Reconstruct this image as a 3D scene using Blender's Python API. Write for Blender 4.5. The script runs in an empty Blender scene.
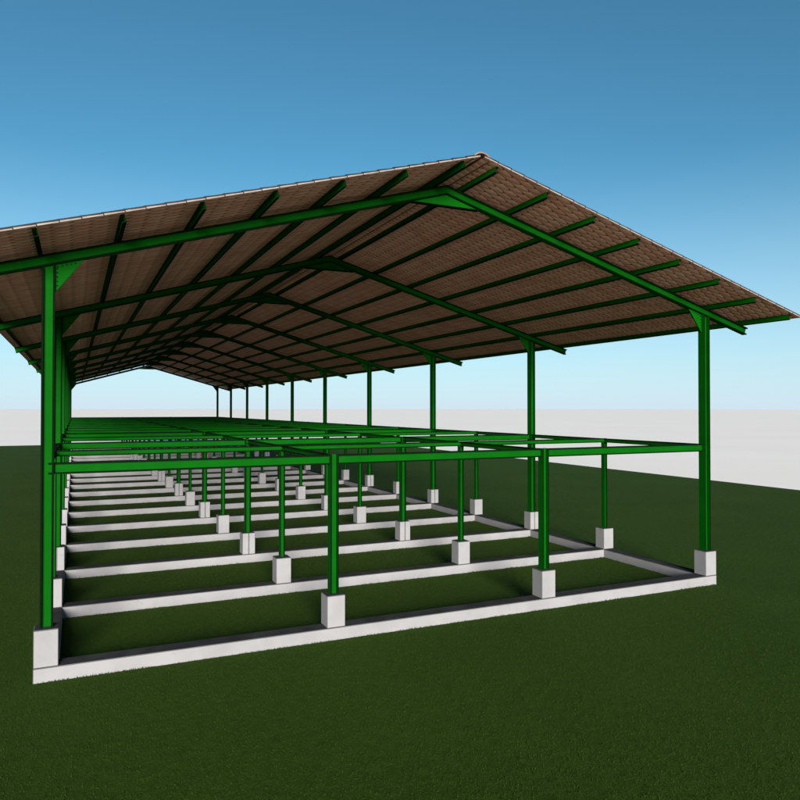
import bpy, math, random
import numpy as np
from mathutils import Vector

random.seed(4)
rng = np.random.default_rng(7)
sc = bpy.context.scene
col = sc.collection

# ---------------------------------------------------------------- dimensions (metres)
W = 12.0                      # left column line X=0, right column line X=12
PX = [0.0, 4.0, 8.0, 12.0]    # column and post lines
D = 3.0                       # row spacing
NR = 19                       # rows, every second one is a portal frame
YF = (NR - 1) * D
ZB, ZP, ZF = 0.187, 0.678, 2.843
PW = 0.30                     # plinth and ground beam width
SL = 0.286                    # roof slope
RA = math.atan(SL)
ZR = 7.33                     # rafter top at the ridge
RTOP = lambda x: ZR - SL * abs(x - 6.0)
YV0, YV1 = -1.19, YF + 1.19   # verges
OH = 7.2                      # ridge to rafter end

# ---------------------------------------------------------------- node helpers
def new_mat(name):
    m = bpy.data.materials.new(name); m.use_nodes = True
    nt = m.node_tree; b = nt.nodes['Principled BSDF']
    return m, nt, b

class NB:
    def __init__(s, nt): s.nt = nt
    def n(s, t, **k):
        x = s.nt.nodes.new(t)
        for a, v in k.items(): setattr(x, a, v)
        return x
    def put(s, sock, v):
        if isinstance(v, bpy.types.NodeSocket): s.nt.links.new(v, sock)
        else: sock.default_value = v
    def m(s, op, a, b=None, c=None, clamp=False):
        x = s.n('ShaderNodeMath', operation=op); x.use_clamp = clamp
        for i, v in enumerate((a, b, c)):
            if v is not None: s.put(x.inputs[i], v)
        return x.outputs[0]
    def noise(s, vec, scale, detail=4, rough=0.55):
        x = s.n('ShaderNodeTexNoise'); s.put(x.inputs['Vector'], vec)
        x.inputs['Scale'].default_value = scale; x.inputs['Detail'].default_value = detail
        x.inputs['Roughness'].default_value = rough
        return x.outputs['Fac']
    def ramp(s, fac, stops):
        x = s.n('ShaderNodeValToRGB'); s.put(x.inputs[0], fac)
        e = x.color_ramp.elements
        while len(e) < len(stops): e.new(0.5)
        for q, (p, c) in zip(e, stops):
            q.position = p; q.color = (*c, 1)
        return x.outputs[0]
    def mix(s, fac, a, b, mode='MIX'):
        x = s.n('ShaderNodeMix', data_type='RGBA', blend_type=mode)
        s.put(x.inputs[0], fac)
        s.put(x.inputs[6], a if isinstance(a, bpy.types.NodeSocket) else (*a, 1))
        s.put(x.inputs[7], b if isinstance(b, bpy.types.NodeSocket) else (*b, 1))
        return x.outputs[2]
    def bump(s, h, strength, dist, bsdf):
        x = s.n('ShaderNodeBump'); x.inputs['Strength'].default_value = strength
        x.inputs['Distance'].default_value = dist
        s.put(x.inputs['Height'], h); s.nt.links.new(x.outputs[0], bsdf.inputs['Normal'])
    def obj(s): return s.n('ShaderNodeTexCoord').outputs['Object']
    def pos(s): return s.n('ShaderNodeNewGeometry').outputs['Position']

def steel(name, base, dark, rough):
    m, nt, b = new_mat(name); q = NB(nt); p = q.pos()
    f = q.noise(p, 3.0, 5); g = q.noise(p, 38.0, 3)
    c = q.ramp(f, [(0.3, dark), (0.7, base)])
    c = q.mix(q.m('MULTIPLY', g, 0.25), c, tuple(v * 1.3 for v in base))
    q.put(b.inputs['Base Color'], c)
    q.put(b.inputs['Roughness'], q.m('ADD', q.m('MULTIPLY', g, 0.2), rough))
    b.inputs['Specular IOR Level'].default_value = 0.03
    q.bump(g, 0.12, 0.003, b)
    return m

G_MAIN = steel('green_paint', (0.0004, 0.053, 0.0010), (0.0003, 0.041, 0.0008), 0.62)
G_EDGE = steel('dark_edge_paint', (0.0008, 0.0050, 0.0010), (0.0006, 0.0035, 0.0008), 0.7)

def concrete(name, a, b_, c_):
    m, nt, b = new_mat(name); q = NB(nt); p = q.pos()
    f = q.noise(p, 2.2, 6, 0.6); g = q.noise(p, 55.0, 4, 0.6); h = q.noise(p, 9.0, 5, 0.65)
    c = q.ramp(f, [(0.28, b_), (0.62, a)])
    spots = q.ramp(h, [(0.30, (1, 1, 1)), (0.38, (0, 0, 0))])
    c = q.mix(q.m('MULTIPLY', spots, 0.45), c, c_)
    c = q.mix(q.m('MULTIPLY', g, 0.22), c, b_)
    q.put(b.inputs['Base Color'], c)
    b.inputs['Roughness'].default_value = 0.9
    b.inputs['Specular IOR Level'].default_value = 0.2
    q.bump(q.m('ADD', g, q.m('MULTIPLY', h, 0.6)), 0.22, 0.006, b)
    return m

C_MAIN = concrete('pale_concrete', (0.190, 0.186, 0.189), (0.160, 0.156, 0.157), (0.122, 0.117, 0.114))
C_EDGE = concrete('dark_concrete_edge', (0.085, 0.083, 0.08), (0.06, 0.06, 0.058), (0.05, 0.05, 0.05))  # dark arrises imitate drawn outlines around each block

def tile_mat():
    m, nt, b = new_mat('clay_tile'); q = NB(nt)
    uv = q.n('ShaderNodeUVMap').outputs[0]
    s = q.n('ShaderNodeSeparateXYZ'); q.put(s.inputs[0], uv)
    wob = q.noise(q.pos(), 6.0, 2)
    u = q.m('DIVIDE', q.m('ADD', s.outputs[0], q.m('MULTIPLY', wob, 0.02)), 0.165)
    v = q.m('DIVIDE', q.m('ADD', s.outputs[1], q.m('MULTIPLY', wob, 0.02)), 0.23)
    row = q.m('FLOOR', v); fv = q.m('FRACT', v)
    odd = q.m('MULTIPLY', q.m('FLOORED_MODULO', row, 2.0), 0.5)
    uA = q.m('ADD', u, odd); uB = q.m('ADD', u, q.m('SUBTRACT', 0.5, odd))
    fB = q.m('SUBTRACT', q.m('FRACT', uB), 0.5)
    fA = q.m('SUBTRACT', q.m('FRACT', uA), 0.5)
    e = q.m('MULTIPLY', q.m('SUBTRACT', 1.0, q.m('MULTIPLY', q.m('MULTIPLY', fB, fB), 4.0)), 0.75)
    d = q.m('SUBTRACT', fv, e)
    prev = q.m('LESS_THAN', d, 0.0)
    idr = q.m('SUBTRACT', row, prev)
    idu = q.m('ADD', q.m('MULTIPLY', q.m('FLOOR', uB), prev),
              q.m('MULTIPLY', q.m('FLOOR', uA), q.m('SUBTRACT', 1.0, prev)))
    cv = q.n('ShaderNodeCombineXYZ'); q.put(cv.inputs[0], idr); q.put(cv.inputs[1], idu)
    wn = q.n('ShaderNodeTexWhiteNoise', noise_dimensions='2D'); q.put(wn.inputs['Vector'], cv.outputs[0])
    big = q.noise(q.pos(), 1.1, 4); fine = q.noise(q.pos(), 30.0, 4)
    tone = q.m('ADD', q.m('MULTIPLY', wn.outputs['Value'], 0.5), q.m('MULTIPLY', big, 0.5))
    c = q.ramp(tone, [(0.15, (0.58, 0.25, 0.155)), (0.5, (0.73, 0.37, 0.24)), (0.85, (0.76, 0.43, 0.30))])
    c = q.mix(q.m('MULTIPLY', fine, 0.35), c, (0.54, 0.25, 0.155))
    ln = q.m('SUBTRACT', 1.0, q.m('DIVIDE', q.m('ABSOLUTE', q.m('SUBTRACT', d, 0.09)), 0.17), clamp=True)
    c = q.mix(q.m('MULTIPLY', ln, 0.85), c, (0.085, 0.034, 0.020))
    q.put(b.inputs['Base Color'], c)
    b.inputs['Roughness'].default_value = 0.85
    b.inputs['Specular IOR Level'].default_value = 0.2
    round_ = q.m('ADD', q.m('MULTIPLY', prev, q.m('SUBTRACT', 0.6, q.m('MULTIPLY', q.m('MULTIPLY', fB, fB), 1.5))),
                 q.m('MULTIPLY', q.m('SUBTRACT', 1.0, prev), q.m('SUBTRACT', q.m('MULTIPLY', fv, 0.5), q.m('MULTIPLY', q.m('MULTIPLY', fA, fA), 1.5))))
    q.bump(q.m('ADD', round_, q.m('MULTIPLY', fine, 0.15)), 0.9, 0.03, b)
    return m
TILE = tile_mat()

def plain(name, a, b_, scale, rough=0.85, spec=0.2):
    m, nt, b = new_mat(name); q = NB(nt); p = q.pos()
    f = q.noise(p, scale, 5)
    q.put(b.inputs['Base Color'], q.ramp(f, [(0.3, a), (0.7, b_)]))
    b.inputs['Roughness'].default_value = rough
    b.inputs['Specular IOR Level'].default_value = spec
    q.bump(f, 0.3, 0.01, b)
    return m
TILE_END = plain('tile_end', (0.13, 0.098, 0.082), (0.20, 0.165, 0.145), 8.0)
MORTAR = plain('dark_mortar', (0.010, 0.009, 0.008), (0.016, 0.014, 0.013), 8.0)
TILE_TOP = plain('tile_top', (0.12, 0.060, 0.042), (0.18, 0.10, 0.07), 5.0)

# ---------------------------------------------------------------- mesh helpers
def link(name, me, parent=None):
    o = bpy.data.objects.new(name, me); col.objects.link(o)
    if parent is not None: o.parent = parent
    return o

def make_mesh(name, verts, faces, mats, mi=None, uvs=None):
    me = bpy.data.meshes.new(name)
    me.from_pydata([tuple(v) for v in verts], [], faces)
    for m in mats: me.materials.append(m)
    if mi is not None: me.polygons.foreach_set('material_index', mi)
    if uvs is not None:
        l = me.uv_layers.new(name='UVMap')
        l.data.foreach_set('uv', [c for p in uvs for c in p])
    me.update()
    return me

def fix_normals(me):
    import bmesh
    bm = bmesh.new(); bm.from_mesh(me)
    bmesh.ops.recalc_face_normals(bm, faces=bm.faces)
    bm.to_mesh(me); bm.free()

class Geo:
    """collects polygons for one mesh"""
    def __init__(s): s.v = []; s.f = []; s.mi = []
    def add(s, vs, fs, ms):
        k = len(s.v); s.v += [Vector(v) for v in vs]
        s.f += [tuple(i + k for i in f) for f in fs]; s.mi += ms
    def sweep(s, prof, p0, p1, ax, ay, edge_mats, cap=1, c0=None, c1=None):
        """prism: profile points (a, b) swept from p0 to p1; c0/c1 = optional end plane normals for mitres"""
        p0, p1, ax, ay = map(Vector, (p0, p1, ax, ay)); d = (p1 - p0).normalized()
        vs = []
        for p, cn in ((p0, c0), (p1, c1)):
            for a, b in prof:
                w = p + ax * a + ay * b
                if cn is not None:
                    cn = Vector(cn); w = w + d * ((p - w).dot(cn) / d.dot(cn))
                vs.append(w)
        n = len(prof)
        fs = [(i, (i + 1) % n, (i + 1) % n + n, i + n) for i in range(n)]
        s.add(vs, fs + [tuple(range(n))[::-1], tuple(range(n, 2 * n))], list(edge_mats) + [cap, cap])
    def box(s, x0, x1, y0, y1, z0, z1, m=0):
        s.add([(x, y, z) for x in (x0, x1) for y in (y0, y1) for z in (z0, z1)],
              [(0, 1, 3, 2), (4, 6, 7, 5), (0, 4, 5, 1), (2, 3, 7, 6), (0, 2, 6, 4), (1, 5, 7, 3)], [m] * 6)
    def plate(s, pts, y0, y1, m=0, em=1):
        """flat plate in an XZ outline, thick in Y"""
        n = len(pts)
        s.add([(x, y0, z) for x, z in pts] + [(x, y1, z) for x, z in pts],
              [tuple(range(n)), tuple(range(n, 2 * n))[::-1]] + [(i, i + n, (i + 1) % n + n, (i + 1) % n) for i in range(n)],
              [m, m] + [em] * n)
    def bolt(s, x, y, z, r=0.013, h=0.012, m=1):
        pts = [(x + r * math.cos(a), z + r * math.sin(a)) for a in [math.pi / 3 * i for i in range(6)]]
        s.plate(pts, y - h, y, m, m)
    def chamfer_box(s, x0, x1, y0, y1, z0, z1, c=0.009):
        """block whose twelve edges are chamfered arrises in the darker edge tone"""
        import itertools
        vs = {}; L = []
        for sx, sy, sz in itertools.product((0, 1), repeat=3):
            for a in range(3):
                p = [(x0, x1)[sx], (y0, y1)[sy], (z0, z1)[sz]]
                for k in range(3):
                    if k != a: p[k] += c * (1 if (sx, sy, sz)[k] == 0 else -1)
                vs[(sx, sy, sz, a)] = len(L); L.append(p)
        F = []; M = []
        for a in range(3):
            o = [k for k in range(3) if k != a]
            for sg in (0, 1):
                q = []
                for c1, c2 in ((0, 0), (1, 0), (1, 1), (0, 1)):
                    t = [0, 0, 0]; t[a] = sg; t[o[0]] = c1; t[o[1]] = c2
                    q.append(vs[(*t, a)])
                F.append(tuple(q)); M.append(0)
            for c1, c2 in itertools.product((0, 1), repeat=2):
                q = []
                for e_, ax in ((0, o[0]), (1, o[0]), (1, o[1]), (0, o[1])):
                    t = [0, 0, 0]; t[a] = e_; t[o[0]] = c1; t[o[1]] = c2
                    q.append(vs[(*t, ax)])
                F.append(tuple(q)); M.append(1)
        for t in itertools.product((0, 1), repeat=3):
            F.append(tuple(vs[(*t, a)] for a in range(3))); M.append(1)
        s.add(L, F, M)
    def build(s, name, mats, parent=None):
        me = make_mesh(name, s.v, s.f, mats, s.mi); fix_normals(me)
        return link(name, me, parent)

def iprof(h, b, tf, tw):
    """I profile: web along the first axis (height h), flanges b wide; edge materials mark the flange tips"""
    H, B, w = h / 2, b / 2, tw / 2
    p = [(-H, -B), (-H + tf, -B), (-H + tf, -w), (H - tf, -w), (H - tf, -B), (H, -B),
         (H, B), (H - tf, B), (H - tf, w), (-H + tf, w), (-H + tf, B), (-H, B)]
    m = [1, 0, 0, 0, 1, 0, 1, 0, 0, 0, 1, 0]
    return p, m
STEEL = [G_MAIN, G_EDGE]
CONC = [C_MAIN, C_EDGE]

def empty(name, loc, label, cat):
    o = bpy.data.objects.new(name, None); col.objects.link(o)
    o.location = loc; o['label'] = label; o['category'] = cat
    return o

def dup(src, dx, dy, dz=0.0, parent=None):
    o = src.copy(); col.objects.link(o)
    o.location = src.location + Vector((dx, dy, dz))
    o.parent = parent if parent is not None else src.parent
    for ch in src.children:
        c = ch.copy(); col.objects.link(c); c.parent = o
    return o

# ---------------------------------------------------------------- the setting
def structure(o): o['kind'] = 'structure'; return o

def sheet(name, x0, x1, y0, y1, z, mat, sub=1):
    me = make_mesh(name, [(x0, y0, z), (x1, y0, z), (x1, y1, z), (x0, y1, z)], [(0, 1, 2, 3)], [mat])
    return structure(link(name, me))

def pale_ground():
    m, nt, b = new_mat('pale_sand'); q = NB(nt); p = q.pos()
    f = q.noise(p, 0.05, 6); g = q.noise(p, 2.0, 5)
    c = q.ramp(f, [(0.3, (0.93, 0.83, 0.73)), (0.7, (0.96, 0.87, 0.77))])
    c = q.mix(q.m('MULTIPLY', g, 0.15), c, (0.88, 0.79, 0.70))
    q.put(b.inputs['Base Color'], c); b.inputs['Roughness'].default_value = 0.95
    b.inputs['Specular IOR Level'].default_value = 0.1
    return m
def lawn_mat():
    m, nt, b = new_mat('lawn_green'); q = NB(nt); p = q.pos()
    f = q.noise(p, 0.35, 5); g = q.noise(p, 7.0, 6, 0.65); h = q.noise(p, 45.0, 4, 0.7)
    c = q.ramp(q.m('ADD', q.m('MULTIPLY', g, 0.6), q.m('MULTIPLY', f, 0.4)),
               [(0.32, (0.0215, 0.0465, 0.0042)), (0.5, (0.0305, 0.0630, 0.0062)), (0.68, (0.0400, 0.0740, 0.0085))])
    c = q.mix(q.m('MULTIPLY', h, 0.5), c, (0.0165, 0.0357, 0.0041))
    q.put(b.inputs['Base Color'], c); b.inputs['Roughness'].default_value = 1.0
    b.inputs['Specular IOR Level'].default_value = 0.05
    q.bump(q.m('ADD', h, g), 0.6, 0.03, b)
    return m
LX0, LX1, LY0, LY1 = -6.8, 28.95, -7.2, 66.3
sheet('ground', -3000, 3000, -3000, 5000, -0.012, pale_ground())
sheet('soil', LX0 - .3, LX1 + .22, LY0 - .3, LY1 + .5, -0.006, plain('dark_soil', (0.02, 0.018, 0.012), (0.035, 0.03, 0.02), 4.0))
sheet('lawn', LX0, LX1, LY0, LY1, 0.0, lawn_mat())

def grass():
    m, nt, b = new_mat('grass_blade'); q = NB(nt)
    f = q.noise(q.pos(), 5.0, 4); g = q.noise(q.pos(), 60.0, 2)
    q.put(b.inputs['Base Color'], q.ramp(q.m('ADD', q.m('MULTIPLY', f, 0.6), q.m('MULTIPLY', g, 0.4)),
          [(0.3, (0.0125, 0.0270, 0.0028)), (0.55, (0.0165, 0.0330, 0.0040)), (0.75, (0.0210, 0.0360, 0.0055))]))
    b.inputs['Roughness'].default_value = 0.9; b.inputs['Specular IOR Level'].default_value = 0.05
    n = 210000; hw_ = PW / 2 + .004
    # denser near the viewer's side of the barn, thinning with distance
    r = 5.0 * np.exp(rng.random(n) * math.log(46 / 5.0)); a = rng.uniform(-0.22, 1.10, n)
    x = 0.33 + r * np.sin(a); y = -10.43 + r * np.cos(a)
    k = (x > LX0 + .1) & (x < LX1 - .1) & (y < LY1)
    x, y, r = x[k], y[k], r[k]; n = len(x)
    h = rng.uniform(0.008, 0.024, n) ; w = rng.uniform(0.002, 0.004, n) * (0.7 + r / 14.0)
    # tufts that crowd against the foot of the ground beams
    e = 26000
    ty = np.concatenate([rng.integers(0, 9, e) * D + rng.choice([-1, 1], e, p=[.75, .25]) * (hw_ + np.abs(rng.normal(0, .022, e))), rng.uniform(-.15, 24, 9000)])
    tx = np.concatenate([rng.uniform(-.1, W + .1, e), rng.integers(0, 2, 9000) * W + rng.choice([-1, 1], 9000) * (hw_ + np.abs(rng.normal(0, .022, 9000)))])
    clump = 0.5 + 0.5 * np.sin(tx * 2.3 + 1.7 * np.sin(tx * 5.1 + ty)) 
    th_ = rng.uniform(0.008, 0.036, len(tx)) * (0.35 + 0.65 * clump)
    x = np.concatenate([x, tx]); y = np.concatenate([y, ty]); h = np.concatenate([h, th_])
    w = np.concatenate([w, rng.uniform(0.003, 0.006, len(tx))]); n = len(x)
    t = rng.uniform(0, 2 * math.pi, n); l = rng.uniform(0, 0.028, n); s = rng.uniform(0, 2 * math.pi, n)
    v = np.zeros((n, 3, 3))
    v[:, 0] = np.stack([x - w * np.cos(t), y - w * np.sin(t), np.full(n, -0.002)], 1)
    v[:, 1] = np.stack([x + w * np.cos(t), y + w * np.sin(t), np.full(n, -0.002)], 1)
    v[:, 2] = np.stack([x + l * np.cos(s), y + l * np.sin(s), h], 1)
    me = bpy.data.meshes.new('grass')
    me.vertices.add(3 * n); me.loops.add(3 * n); me.polygons.add(n)
    me.vertices.foreach_set('co', v.ravel())
    me.loops.foreach_set('vertex_index', np.arange(3 * n))
    me.polygons.foreach_set('loop_start', np.arange(n) * 3)
    me.materials.append(m); me.update(); me.validate()
    o = link('grass', me); o['kind'] = 'stuff'
    o['label'] = 'short dark green grass blades covering the lawn around the barn'; o['category'] = 'grass'
grass()

# ---------------------------------------------------------------- concrete ground beams
TOP_SHADE = plain('painted_top_shade', (0.026, 0.026, 0.028), (0.046, 0.046, 0.047), 3.0, 1.0, 0.0)  # dark grey that puts the shade of upward faces into the colour
found = empty('concrete_foundation', (6, 0, 0),
              'ladder-like grid of pale concrete ground beams lying on the dark grass under the barn', 'foundation')
found.location = (0, 0, 0)
hw = PW / 2
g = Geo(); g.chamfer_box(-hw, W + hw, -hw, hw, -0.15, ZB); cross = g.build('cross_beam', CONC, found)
g = Geo(); g.box(-hw + .011, W + hw - .011, -hw + .011, hw - .011, ZB - .001, ZB + .003); g.build('beam_top_shade', [TOP_SHADE], cross)  # added thin sheet, painted-in shade on the beam top
for r in range(1, NR): dup(cross, 0, r * D)
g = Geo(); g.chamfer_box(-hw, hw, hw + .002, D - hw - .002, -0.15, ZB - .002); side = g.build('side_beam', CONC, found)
g = Geo(); g.box(-hw + .011, hw - .011, hw + .002, D - hw - .002, ZB - .003, ZB + .001); g.build('beam_top_shade', [TOP_SHADE], side)  # side beam tops get the same painted shade
for x in (0, W):
    for r in range(NR - 1):
        if x or r: dup(side, x, r * D)

# ---------------------------------------------------------------- plinths
ORD = ['front', 'second', 'third', 'fourth', 'fifth', 'sixth', 'seventh', 'eighth', 'ninth', 'tenth', 'eleventh',
       'twelfth', 'thirteenth', 'fourteenth', 'fifteenth', 'sixteenth', 'seventeenth', 'eighteenth', 'last']
LINE = ['left edge', 'inner left', 'inner right', 'right edge']
hp = hw - 0.002
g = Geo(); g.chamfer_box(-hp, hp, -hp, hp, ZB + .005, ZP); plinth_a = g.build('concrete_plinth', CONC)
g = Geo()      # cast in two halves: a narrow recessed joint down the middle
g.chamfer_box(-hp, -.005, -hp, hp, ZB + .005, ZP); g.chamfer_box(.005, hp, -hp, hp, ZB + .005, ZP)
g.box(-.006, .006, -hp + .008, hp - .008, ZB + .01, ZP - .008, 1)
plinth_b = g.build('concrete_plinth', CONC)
g = Geo(); g.box(-hp + .010, hp - .010, -hp + .010, hp - .010, ZP - .002, ZP + .004)  # added sheet on the plinth top, shade painted as dark colour
shade_a = g.build('plinth_top_shade', [TOP_SHADE], plinth_a)
shade_b = link('plinth_top_shade', shade_a.data, plinth_b)
used = set()
for r in range(NR):
    for i, x in enumerate(PX):
        src = plinth_b if (r % 2 == 0 and r > 0) else plinth_a
        if src.name not in used: o = src; used.add(src.name)
        else: o = dup(src, 0, 0)
        o.location = (x, r * D, 0)
        big = r % 2 == 0
        what = ('full-height column' if i in (0, 3) else 'thick post') if big else 'slender post'
        row = 'front row' if r == 0 else 'last row' if r == NR - 1 else ORD[r] + ' row from front'
        o['label'] = f'concrete plinth under {what}, {LINE[i]} line, {row}'
        o['category'] = 'plinth'; o['group'] = 'concrete plinths under the barn posts'

# ---------------------------------------------------------------- the barn
barn = empty('open_barn', (0, 0, 0),
             'long open-sided barn, green steel frames and brown tiled gable roof, on concrete plinths', 'barn')

CH, CB = 0.158, 0.155
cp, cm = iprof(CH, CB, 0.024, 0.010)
X, Y, Z = (1, 0, 0), (0, 1, 0), (0, 0, 1)
RH, RB, RT = 0.150, 0.11, 0.022        # rafter depth, width, flange
def rbot(x): return RTOP(x) - RH / math.cos(RA)
def column(x):
    g = Geo()
    top = rbot(x) - .004
    sgn = -1 if x > 6 else 1
    n = Vector((-SL * (1 if x > 6 else -1), 0, -1))
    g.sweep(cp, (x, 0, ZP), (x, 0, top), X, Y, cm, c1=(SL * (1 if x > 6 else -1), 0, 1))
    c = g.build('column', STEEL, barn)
    # corner gusset plate with stiffening edge and bolts
    g = Geo()
    xa = x + sgn * (CH / 2 + .001); xb = x + sgn * 0.43
    za, zb_ = rbot(xa) - .003, rbot(xb) - .003
    g.plate([(xa, za), (xb, zb_), (xa, 5.11)], -.012, .012, 0, 1)
    d = Vector((xa - xb, 0, 5.11 - zb_)).normalized()
    for k in range(5):
        t = (k + .6) / 5.6
        g.bolt(xa + sgn * .025, -.012, za + (5.11 - za) * t * .88 - .01, .010)
        g.bolt(xa + (xb - xa) * t * .85, -.012, za + (zb_ - za) * t * .85 - .028, .010)
    g.build('gusset_plate', STEEL, c)
    return c
cl, cr = column(0.0), column(W)
for r in range(2, NR, 2): dup(cl, 0, r * D); dup(cr, 0, r * D)

# rafters: two mitred halves per frame, ridge plate beneath
rp, rm = iprof(RH, RB, RT, 0.010)
def rafter(sgn):
    g = Geo()
    off = RH / 2 / math.cos(RA)
    p0 = (6 + sgn * .002, 0, ZR - off); p1 = (6 + sgn * OH, 0, ZR - off - SL * OH)
    up = Vector((sgn * math.sin(RA), 0, math.cos(RA)))
    g.sweep(rp, p0, p1, up, Y, rm, c0=(1, 0, 0))
    return g.build('rafter', STEEL, barn)
ra, rb = rafter(-1), rafter(1)
g = Geo()
hx = 0.655; zl = rbot(6 + hx) - .004
g.plate([(6 - hx + .03, zl + .004), (6, rbot(6) - .003), (6 + hx - .03, zl + .004)], -.012, .012, 0, 1)
g.box(6 - hx + .02, 6 + hx - .02, -.05, .05, zl - .012, zl + .003, 1)
rg = g.build('ridge_gusset', STEEL, barn)
for r in range(2, NR, 2): dup(ra, 0, r * D); dup(rb, 0, r * D); dup(rg, 0, r * D)

# purlins (C sections) on the rafters
PH = 0.100
u0, du, NP = 0.26, 0.968, 8
def purlin(sgn):
    g = Geo()
    t, b, w = .012, .055, .008
    prof = [(0, 0), (0, b), (t, b), (t, w), (PH - t, w), (PH - t, b), (PH, b), (PH, 0)]
    up = Vector((sgn * math.sin(RA), 0, math.cos(RA))); dn = Vector((sgn * math.cos(RA), 0, -math.sin(RA)))
    x = 6 + sgn * u0
    base = Vector((x, 0, RTOP(x))) + up * .003
    g.sweep(prof, base + Vector((0, YV0 + .07, 0)), base + Vector((0, YV1 - .07, 0)), up, dn * 1.0, [1, 0, 1, 0, 0, 0, 1, 0][:8])
    return g.build('purlin', STEEL, barn)
for sgn in (-1, 1):
    p = purlin(sgn)
    for k in range(1, NP): dup(p, sgn * du * k, 0, -SL * du * k)

# roof slopes: tile courses, each a thin slab, with a continuous tiled underside
def roof(sgn):
    up = Vector((sgn * math.sin(RA), 0, math.cos(RA))); dn = Vector((sgn * math.cos(RA), 0, -math.sin(RA)))
    L = 7.27 / math.cos(RA)
    org = Vector((6, 0, ZR)) + up * (.003 + PH + .003)
    V = []; F = []; M = []; UV = []
    def quad(a, b, c, d, m, uv=((0, 0),) * 4):
        k = len(V); V.extend([a, b, c, d]); F.append((k, k + 1, k + 2, k + 3)); M.append(m); UV.extend(uv)
    s0 = -math.tan(RA) * 0.05
    P = lambda s, h, y: org + dn * s + up * h + Vector((0, y, 0))
    # underside in bays so that shading stays well conditioned
    ys = np.linspace(YV0, YV1, 21)
    for a, b in zip(ys[:-1], ys[1:]):
        quad(P(0, 0, a), P(0, 0, b), P(L, 0, b), P(L, 0, a), 0, ((a + 3, 0), (b + 3, 0), (b + 3, L), (a + 3, L)))
    nC = 30; cl_ = L / nC; th = .034
    for k in range(nC):
        s, e = k * cl_, (k + 1) * cl_
        sa, ea = s + .010, e - .004
        h0, h1 = .004, th
        lift = .012
        # verge ends of every course (pale clay body), tile top, drip edge
        for y, q in ((YV0, 1), (YV1, -1)):
            y_ = y - .002 * q
            quad(P(sa, h0, y_), P(ea, h0, y_), P(ea, h1 - .015 + lift * .5, y_), P(sa, h1 - .015, y_), 1)
        quad(P(s, h1, YV0), P(s, h1, YV1), P(e + .02, h1 + lift, YV1), P(e + .02, h1 + lift, YV0), 2)
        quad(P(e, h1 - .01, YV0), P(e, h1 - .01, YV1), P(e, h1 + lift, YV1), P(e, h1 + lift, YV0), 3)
    for y in (YV0, YV1): quad(P(0, 0, y), P(L, 0, y), P(L, th + .012, y), P(0, th, y), 3)
    quad(P(L, 0, YV0), P(L, 0, YV1), P(L, th + .012, YV1), P(L, th + .012, YV0), 1)
    me = make_mesh('roof_slope', V, F, [TILE, TILE_END, TILE_TOP, MORTAR], M, UV)
    return link('roof_slope', me, barn)
roof(-1); roof(1)
# ridge capping
g = Geo()
zt = ZR + (.106 + .036) / math.cos(RA)
pts = [(6 + .16 * math.cos(a), zt - .085 + .12 * math.sin(a)) for a in [math.pi * i / 10 for i in range(11)]]
inner = [(6 + .135 * math.cos(a), zt - .085 + .10 * math.sin(a)) for a in [math.pi * i / 10 for i in range(10, -1, -1)]]
for k in range(0, 140):
    y0 = YV0 + .01 + k * (YV1 - YV0 - .02) / 140
    n = len(pts) + len(inner)
    ring = pts + inner
    y1 = y0 + (YV1 - YV0 - .02) / 140 - .004
    g.plate(ring, y0, y1, 0, 0)
g.build('ridge_cap', [TILE_TOP], barn)

# floor posts: thick ones in frame rows, slender ones between
pp, pm = iprof(.135, .14, .022, .009)
g = Geo(); g.sweep(pp, (4, 0, ZP), (4, 0, ZF + .006), X, Y, pm, cap=0); post = g.build('post', STEEL, barn)
for r in range(0, NR, 2):
    for x in (4, 8):
        if r or x == 8: dup(post, x - 4, r * D)
BS, BL = .10, .150            # small and large floor beam depth
tp, tm = iprof(.098, .10, .017, .007)
g = Geo(); g.sweep(tp, (0, D, ZP), (0, D, ZF - BS - .003), X, Y, tm, cap=0); thin = g.build('slender_post', STEEL, barn)
for r in range(1, NR, 2):
    for x in PX:
        if x or r > 1: dup(thin, x, (r - 1) * D)

# floor beams across, one span at a time; they reach into the open webs of the edge columns
bp, bmm = iprof(BL, .085, .021, .008); bmm[5] = 1     # top flange coloured dark to imitate a drawn outline
def span(a, b, prof, m, h, y=0.0):
    g = Geo(); g.sweep(prof, (a, y, ZF - h / 2), (b, y, ZF - h / 2), Z, Y, m, cap=1)
    return g.build('floor_beam', STEEL, barn)
spans = [span(.01, 4 - .069, bp, bmm, BL), span(4 + .069, 8 - .069, bp, bmm, BL), span(8 + .069, W - .01, bp, bmm, BL)]
for s in spans:
    for r in range(2, NR, 2): dup(s, 0, r * D)
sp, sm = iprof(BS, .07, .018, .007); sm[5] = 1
spans = [span(-.05, 4 - .002, sp, sm, BS, D), span(4 + .002, 8 - .002, sp, sm, BS, D), span(8 + .002, W + .05, sp, sm, BS, D)]
for s in spans:
    for r in range(3, NR, 2): dup(s, 0, (r - 1) * D)
# lengthwise joists, flush with the beams' tops less a hair
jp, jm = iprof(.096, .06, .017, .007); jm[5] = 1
g = Geo(); g.sweep(jp, (0, .08, ZF - .052), (0, D - .037, ZF - .052), Z, X, jm, cap=1); ja = g.build('floor_joist', STEEL, barn)
g = Geo(); g.sweep(jp, (0, D + .037, ZF - .052), (0, 2 * D - .08, ZF - .052), Z, X, jm, cap=1); jb = g.build('floor_joist', STEEL, barn)
for x in PX:
    for r in range(0, NR - 1, 2):
        if x or r: dup(ja, x, r * D); dup(jb, x, r * D)

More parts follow.
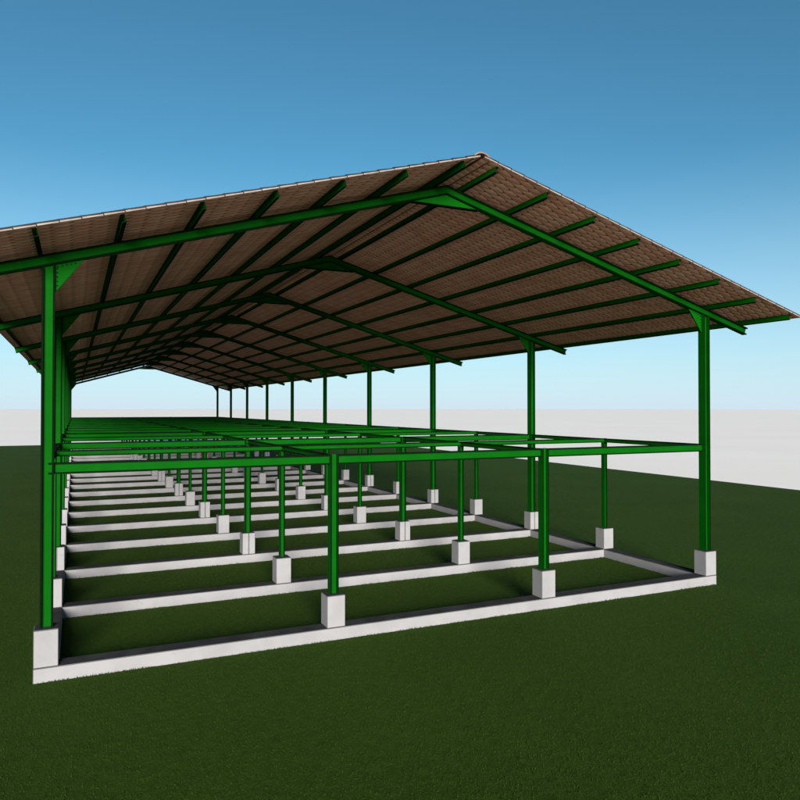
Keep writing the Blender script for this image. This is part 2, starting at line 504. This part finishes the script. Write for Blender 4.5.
# ---------------------------------------------------------------- light
EL, AZ = math.radians(10.5), math.radians(14)      # low sun behind the viewer, a little to the left
s = Vector((-math.sin(AZ) * math.cos(EL), -math.cos(AZ) * math.cos(EL), math.sin(EL)))
ld = bpy.data.lights.new('sun', 'SUN'); ld.energy = 5.0; ld.angle = math.radians(20); ld.color = (1, .955, .90)
lo = bpy.data.objects.new('sun', ld); col.objects.link(lo)
lo.rotation_euler = s.to_track_quat('Z', 'Y').to_euler(); lo.location = (-20, -40, 30)
w = bpy.data.worlds.new('World'); sc.world = w; w.use_nodes = True
nt = w.node_tree
sky = nt.nodes.new('ShaderNodeTexSky'); sky.sky_type = 'NISHITA'; sky.sun_disc = False
sky.sun_elevation = EL; sky.sun_rotation = math.atan2(s.x, s.y)
sky.air_density = 0.75; sky.dust_density = 0.0; sky.ozone_density = 4.0; sky.altitude = 0
bg = nt.nodes['Background']; bg.inputs['Strength'].default_value = 0.055
q = NB(nt)
tint = q.mix(1.0, sky.outputs[0], (0.98, 1.42, 1.10), 'MULTIPLY')                 # a clear, slightly cyan sky
sz = q.n('ShaderNodeSeparateXYZ'); q.put(sz.inputs[0], q.n('ShaderNodeTexCoord').outputs['Generated'])
f = q.m('POWER', q.m('SUBTRACT', 1.0, q.m('DIVIDE', sz.outputs[2], 0.335), clamp=True), 1.55)
pale = q.mix(q.m('MULTIPLY', f, 0.96), tint, (0.63 / .131, 0.77 / .131, 0.90 / .131))   # whitish haze low in the sky
nt.links.new(pale, bg.inputs[0])

# ---------------------------------------------------------------- camera
cd = bpy.data.cameras.new('camera'); co = bpy.data.objects.new('camera', cd); col.objects.link(co)
cd.sensor_width = 36; cd.sensor_fit = 'HORIZONTAL'; cd.lens = 703.07 / 800 * 36
cd.clip_start = 0.1; cd.clip_end = 12000
co.location = (0.3258, -10.4295, 3.560)
yw, pt = 0.43320, 0.01240
fw = Vector((math.sin(yw) * math.cos(pt), math.cos(yw) * math.cos(pt), math.sin(pt)))
co.rotation_euler = fw.to_track_quat('-Z', 'Y').to_euler()
sc.camera = co
vs = sc.view_settings
vs.view_transform = 'Standard'; vs.look = 'None'; vs.exposure = 1.25; vs.gamma = 1.0; vs.use_curve_mapping = False
sc.cycles.max_bounces = 8; sc.cycles.diffuse_bounces = 5
